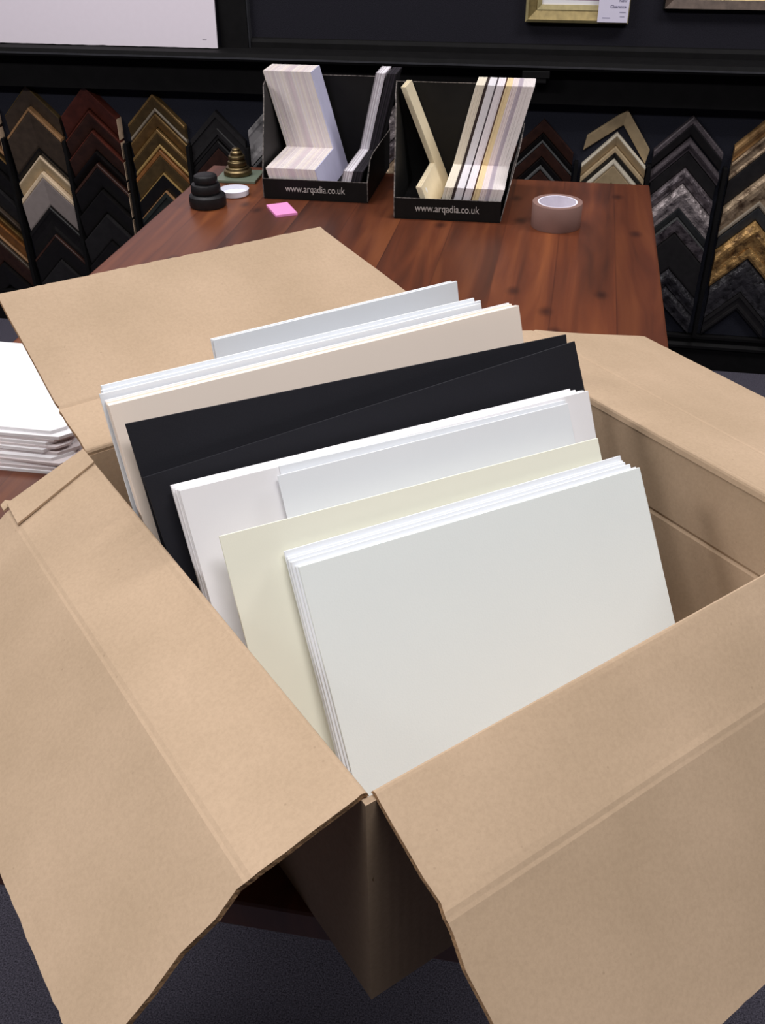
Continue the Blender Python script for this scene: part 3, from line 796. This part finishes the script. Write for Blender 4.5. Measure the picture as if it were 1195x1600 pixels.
# left case: thick pale stack leaning left
pal = [(236, 226, 222), (232, 222, 218), (238, 230, 228), (228, 217, 216), (225, 213, 215), (234, 225, 216), (230, 222, 224), (222, 212, 213)]
N = 40; th = 0.0025
xr = -0.5035
for i in range(N):
    x = xr - (i + 1) * 0.108 / N
    c = pal[(i * 5 + (i // 3) * 2) % len(pal)]
    if i == 0: c = (206, 204, 230)
    if 18 <= i <= 20: c = (220, 206, 210)
    lab = 'pale lilac L-shaped sample, right face of the thick pale stack' if i == 0 else ('leftmost L-shaped sample of the thick pale stack in the left case' if i == N - 1 else 'pale L-shaped sample inside the thick stack of the left case')
    sample(x, 2.0035 + random.uniform(0, 0.0012), -15.3, th, sm(*c), lab, 'thick pale sample stack in the left case')
# left case: white and dark samples leaning right
x = -0.4755
for i in range(8):
    x += 0.0026
    c = [(150, 144, 150), (214, 208, 214), (190, 184, 190), (232, 228, 234), (200, 192, 200), (238, 234, 240), (228, 224, 232), (206, 198, 206)][i]
    lab = 'grey L-shaped sample, leftmost of the thin stack leaning right' if i == 0 else 'white L-shaped sample of the thin stack leaning right in the left case'
    sample(x, 2.0035 + random.uniform(0, 0.002), 13.6, 0.0024, sm(*c), lab, 'thin white samples in the left case')
for i in range(8):
    x += 0.0025
    sample(x, 2.0045, 14.6, 0.0023, sm(*[(46, 42, 48), (36, 34, 38), (54, 48, 56), (30, 28, 32)][i % 4]), 'near-black L-shaped sample beside the white ones in the left case', 'dark samples in the left case')

# right case: cream samples leaning left and a mixed stack leaning right
for i in range(3):
    o = sample(-0.2665 - i * 0.0038, 1.927 + 0.001 * i, -23.0, 0.0034, sm(228, 214, 184), 'cream L-shaped sample leaning left alone in the right case', 'cream samples in the right case', R(-1.0), arm=0.068)
    if i == 0:
        k = MB(); k.prism([(0.030 + 0.005 * math.cos(a * math.pi / 10), 0.045 + 0.005 * math.sin(a * math.pi / 10)) for a in range(20)], 'x', 0.0035, 0.0038)
        st = k.build('round_sticker', sm(240, 238, 236), o)
seq = [((232, 222, 204), 'cream', 6), ((60, 48, 46), 'dark brown', 2), ((226, 222, 226), 'cool white', 5), ((70, 60, 66), 'charcoal', 1), ((236, 228, 232), 'pinkish white', 5), ((88, 62, 50), 'brown', 1),
       ((234, 212, 168), 'yellow cream', 4), ((232, 218, 216), 'blush', 4), ((190, 178, 188), 'lilac grey', 3), ((228, 220, 218), 'soft white', 8)]
x = -0.2550; tot = sum(s[2] for s in seq); step = 0.1175 / tot
j = 0
for c, nm, n in seq:
    for i in range(n):
        x += step
        v = random.uniform(-6, 4)
        cc = tuple(int(max(0, min(255, a + (v if i % 2 else 0)))) for a in c)
        sample(x, 1.9265 + random.uniform(0, 0.002), 14.3, step * 0.93, sm(*cc), nm + ' L-shaped sample in the mixed stack of the right case', nm + ' samples in the right case', R(1.2), arm=0.078)
        j += 1

# ------------------------------------------------------------------ things on the table
def lathe_thing(name, prof, m, loc, label, cat, group=None, n=48, bevel=0):
    k = MB(); k.lathe(prof, n)
    o = k.build(name, m, loc=loc, smooth=True)
    o.data.set_sharp_from_angle(angle=R(38))
    return tag(o, label, cat, group)
def disc(r, h, br=0.003, dip=0.0):
    p = [(0, 0), (r - br, 0), (r, br * 0.6), (r, h - br)]
    p += [(r - br + br * math.cos(a), h - br + br * math.sin(a)) for a in (0.4, 0.8, 1.2, 1.57)]
    if dip: p += [(r * 0.72, h), (r * 0.68, h - dip), (0, h - dip)]
    else: p += [(0, h)]
    return p
bx, by = -0.736, 1.934
lathe_thing('iron_weight', [(0, 0), (0.036, 0), (0.038, 0.003), (0.0385, 0.016), (0.0375, 0.022), (0.033, 0.026), (0.029, 0.0265), (0, 0.0265)], M['iron'], (bx, by, TZ), 'large black weight at the bottom of the black stack', 'weight', 'black weights')
lathe_thing('iron_weight', [(0, 0), (0.029, 0), (0.0305, 0.003), (0.0305, 0.013), (0.0285, 0.018), (0.0245, 0.0195), (0, 0.0195)], M['iron'], (bx - 0.002, by + 0.001, TZ + 0.0268), 'medium black weight in the middle of the black stack', 'weight', 'black weights')
lathe_thing('iron_weight', [(0, 0), (0.0225, 0), (0.0245, 0.003), (0.0245, 0.010), (0.023, 0.0145), (0.0195, 0.0165), (0.010, 0.0170), (0, 0.0170)], M['iron'], (bx - 0.001, by + 0.002, TZ + 0.0466), 'small black weight on top of the black stack', 'weight', 'black weights')
lathe_thing('plastic_dish', [(0, 0), (0.0295, 0), (0.0315, 0.002), (0.032, 0.0125), (0.0305, 0.0130), (0.0298, 0.0035), (0.027, 0.0025), (0, 0.0022)], M['plastic'], (-0.704, 2.012, TZ), 'shallow white plastic lid like dish lying beside the black weights', 'dish')
# slab and brass weights
k = MB(); k.box(-0.046, 0.046, -0.043, 0.043, 0, 0.006)
sl = k.build('square_slab', M['slab'], loc=(-0.729, 2.132, TZ), rot=(0, 0, R(2)), bevel=0.001)
tag(sl, 'grey green square slab under the brass weights', 'slab')
cx, cy, cz = -0.735, 2.138, TZ + 0.0062
br = [
    ([(0, 0), (0.030, 0), (0.0315, 0.0015), (0.0315, 0.0095), (0.0295, 0.0115), (0.0265, 0.0125), (0.0255, 0.0165), (0.0235, 0.018), (0, 0.018)], 'wide brass weight at the bottom of the brass stack'),
    ([(0, 0), (0.0195, 0), (0.0205, 0.002), (0.0215, 0.006), (0.0205, 0.0105), (0.0175, 0.0125), (0.0165, 0.0155), (0, 0.0155)], 'rounded brass weight in the middle of the brass stack'),
    ([(0, 0), (0.0165, 0), (0.0185, 0.0015), (0.0190, 0.0045), (0.0175, 0.0075), (0.0145, 0.0085), (0.0142, 0.0105), (0, 0.0105)], 'small rimmed brass weight near the top of the brass stack'),
    ([(0, 0), (0.0125, 0), (0.0135, 0.0012), (0.0135, 0.004), (0.0115, 0.006), (0.0095, 0.0072), (0.009, 0.0105), (0.0065, 0.0125), (0, 0.0135)], 'tiny knobbed brass weight topping the brass stack'),
]
z = cz
for prof, lab in br:
    lathe_thing('brass_weight', prof, M['brass'], (cx, cy, z), lab, 'weight', 'brass weights')
    z += prof[-1][1] + 0.0001
# pink sticky notes
k = MB()
k.box(-0.0365, 0.0365, -0.0225, 0.0225, 0, 0.0045)
pk = k.build('sticky_note_pad', M['pink'], loc=(-0.5748, 1.9242, TZ), rot=(0, 0, R(-58.5)))
tag(pk, 'small rectangular pink sticky note pad lying on the table before the cases', 'note pad')
# tape roll
def tape_mat():
    m, nt, P, nn, lk = new_mat('clear tape')
    P.inputs['Base Color'].default_value = rgb(150, 118, 110); P.inputs['Roughness'].default_value = 0.35
    P.inputs['Transmission Weight'].default_value = 0.12; P.inputs['IOR'].default_value = 1.3
    return m
to = empty('tape_roll', (-0.0185, 1.923, TZ))
tag(to, 'roll of clear packing tape with a white core, lying on the table', 'tape')
k = MB(); k.lathe([(0.0385, 0), (0.0478, 0), (0.0482, 0.0006), (0.0482, 0.0464), (0.0478, 0.047), (0.0385, 0.047), (0.0385, 0)], 64)
k.build('tape', tape_mat(), to, smooth=True).data.set_sharp_from_angle(angle=R(38))
k = MB(); k.lathe([(0.0355, 0), (0.0383, 0), (0.0383, 0.0468), (0.0355, 0.0468), (0.0355, 0)], 64)
k.build('core', mat('tape core', rgb(240, 236, 250), 0.7, var=0.02), to)

# pile of clipped white boards on the table at the left
zz = TZ
for i in range(12):
    thk = 0.0030 if i in (3, 7, 9) else 0.0040
    wd, dp = 0.232, 0.222
    x1 = -0.566 + random.uniform(-0.006, 0.006) - i * 0.0006
    y0 = 0.913 + i * 0.0018 + random.uniform(-0.004, 0.004)
    if i == 11: x1, y0 = -0.577, 0.938
    if i == 10: x1, y0 = -0.570, 0.930
    c = 0.014 if i in (11,) else random.choice((0.012, 0.02, 0.026))
    x0 = x1 - wd; y1 = y0 + dp
    k = MB(); k.prism([(x0 + c, y0), (x1 - c, y0), (x1, y0 + c), (x1, y1 - c), (x1 - c, y1), (x0 + c, y1), (x0, y1 - c), (x0, y0 + c)], 'z', 0, thk)
    mx_, my_ = (x0 + x1) / 2, (y0 + y1) / 2
    for q in range(len(k.v)): k.v[q] = (k.v[q][0] - mx_, k.v[q][1] - my_, k.v[q][2])
    o = k.build('clipped_board', [M['white'], sm(214, 204, 204), M['white'], sm(224, 214, 214)][i % 4] if i < 11 else M['white'], loc=(mx_, my_, zz), rot=(0, 0, R(random.uniform(-1.2, 1.2)) if i < 11 else R(-0.5)))
    tag(o, 'top white board with clipped corners on the pile left of the box' if i == 11 else ('lowest board of the clipped white pile left of the box' if i == 0 else 'thin white board inside the clipped pile left of the box'), 'board', 'pile of clipped boards')
    zz += thk + 0.0002 + (0.0003 if i == 9 else 0)

# ------------------------------------------------------------------ light
def area(name, loc, rot, sx, sy, power, color):
    l = bpy.data.lights.new(name, 'AREA'); l.shape = 'RECTANGLE'; l.size = sx; l.size_y = sy; l.energy = power; l.color = color
    o = bpy.data.objects.new(name, l); COL.objects.link(o); o.location = loc; o.rotation_euler = rot
    return o
for lx, ly, lp in ((0.05, 0.1, 17), (-2.5, 0.0, 32), (-1.2, 2.2, 14), (1.1, 1.9, 18), (-0.25, 1.6, 2)):
    area('ceiling_strip_light', (lx, ly, 2.65), (0, 0, 0), 1.3, 0.4, lp, (1.0, 0.975, 0.98))
W_ = bpy.data.worlds.new('room'); S.world = W_; W_.use_nodes = True
W_.node_tree.nodes['Background'].inputs['Color'].default_value = (0.9, 0.86, 0.9, 1)
W_.node_tree.nodes['Background'].inputs['Strength'].default_value = 0.012

# ------------------------------------------------------------------ camera
cd = bpy.data.cameras.new('camera'); cam = bpy.data.objects.new('camera', cd); COL.objects.link(cam)
F_PX = 1526.4
cd.sensor_fit = 'VERTICAL'; cd.sensor_height = 24.0; cd.lens = 24.0 * F_PX / 1600.0
cd.clip_start = 0.02
pitch, roll, yaw = 0.61449338, -0.01085188, 0.19047174
c, s = math.cos(pitch), math.sin(pitch)
Pm = Matrix(((1, 0, 0), (0, c, s), (0, -s, c)))
Rm = Matrix(((math.cos(roll), math.sin(roll), 0), (-math.sin(roll), math.cos(roll), 0), (0, 0, 1)))
Qm = Matrix(((math.cos(yaw), math.sin(yaw), 0), (0, 0, 1), (-math.sin(yaw), math.cos(yaw), 0)))
Wm = Rm @ Pm @ Qm                      # rows: right, up, forward in room axes
mw = Matrix((( Wm[0][0], Wm[1][0], -Wm[2][0], 0), (Wm[0][1], Wm[1][1], -Wm[2][1], 0), (Wm[0][2], Wm[1][2], -Wm[2][2], 1.40), (0, 0, 0, 1)))
cam.matrix_world = mw
S.camera = cam

S.view_settings.view_transform = 'Standard'
S.view_settings.look = 'None'
S.view_settings.gamma = 1.0
S.view_settings.use_curve_mapping = False
S.view_settings.exposure = 0.78
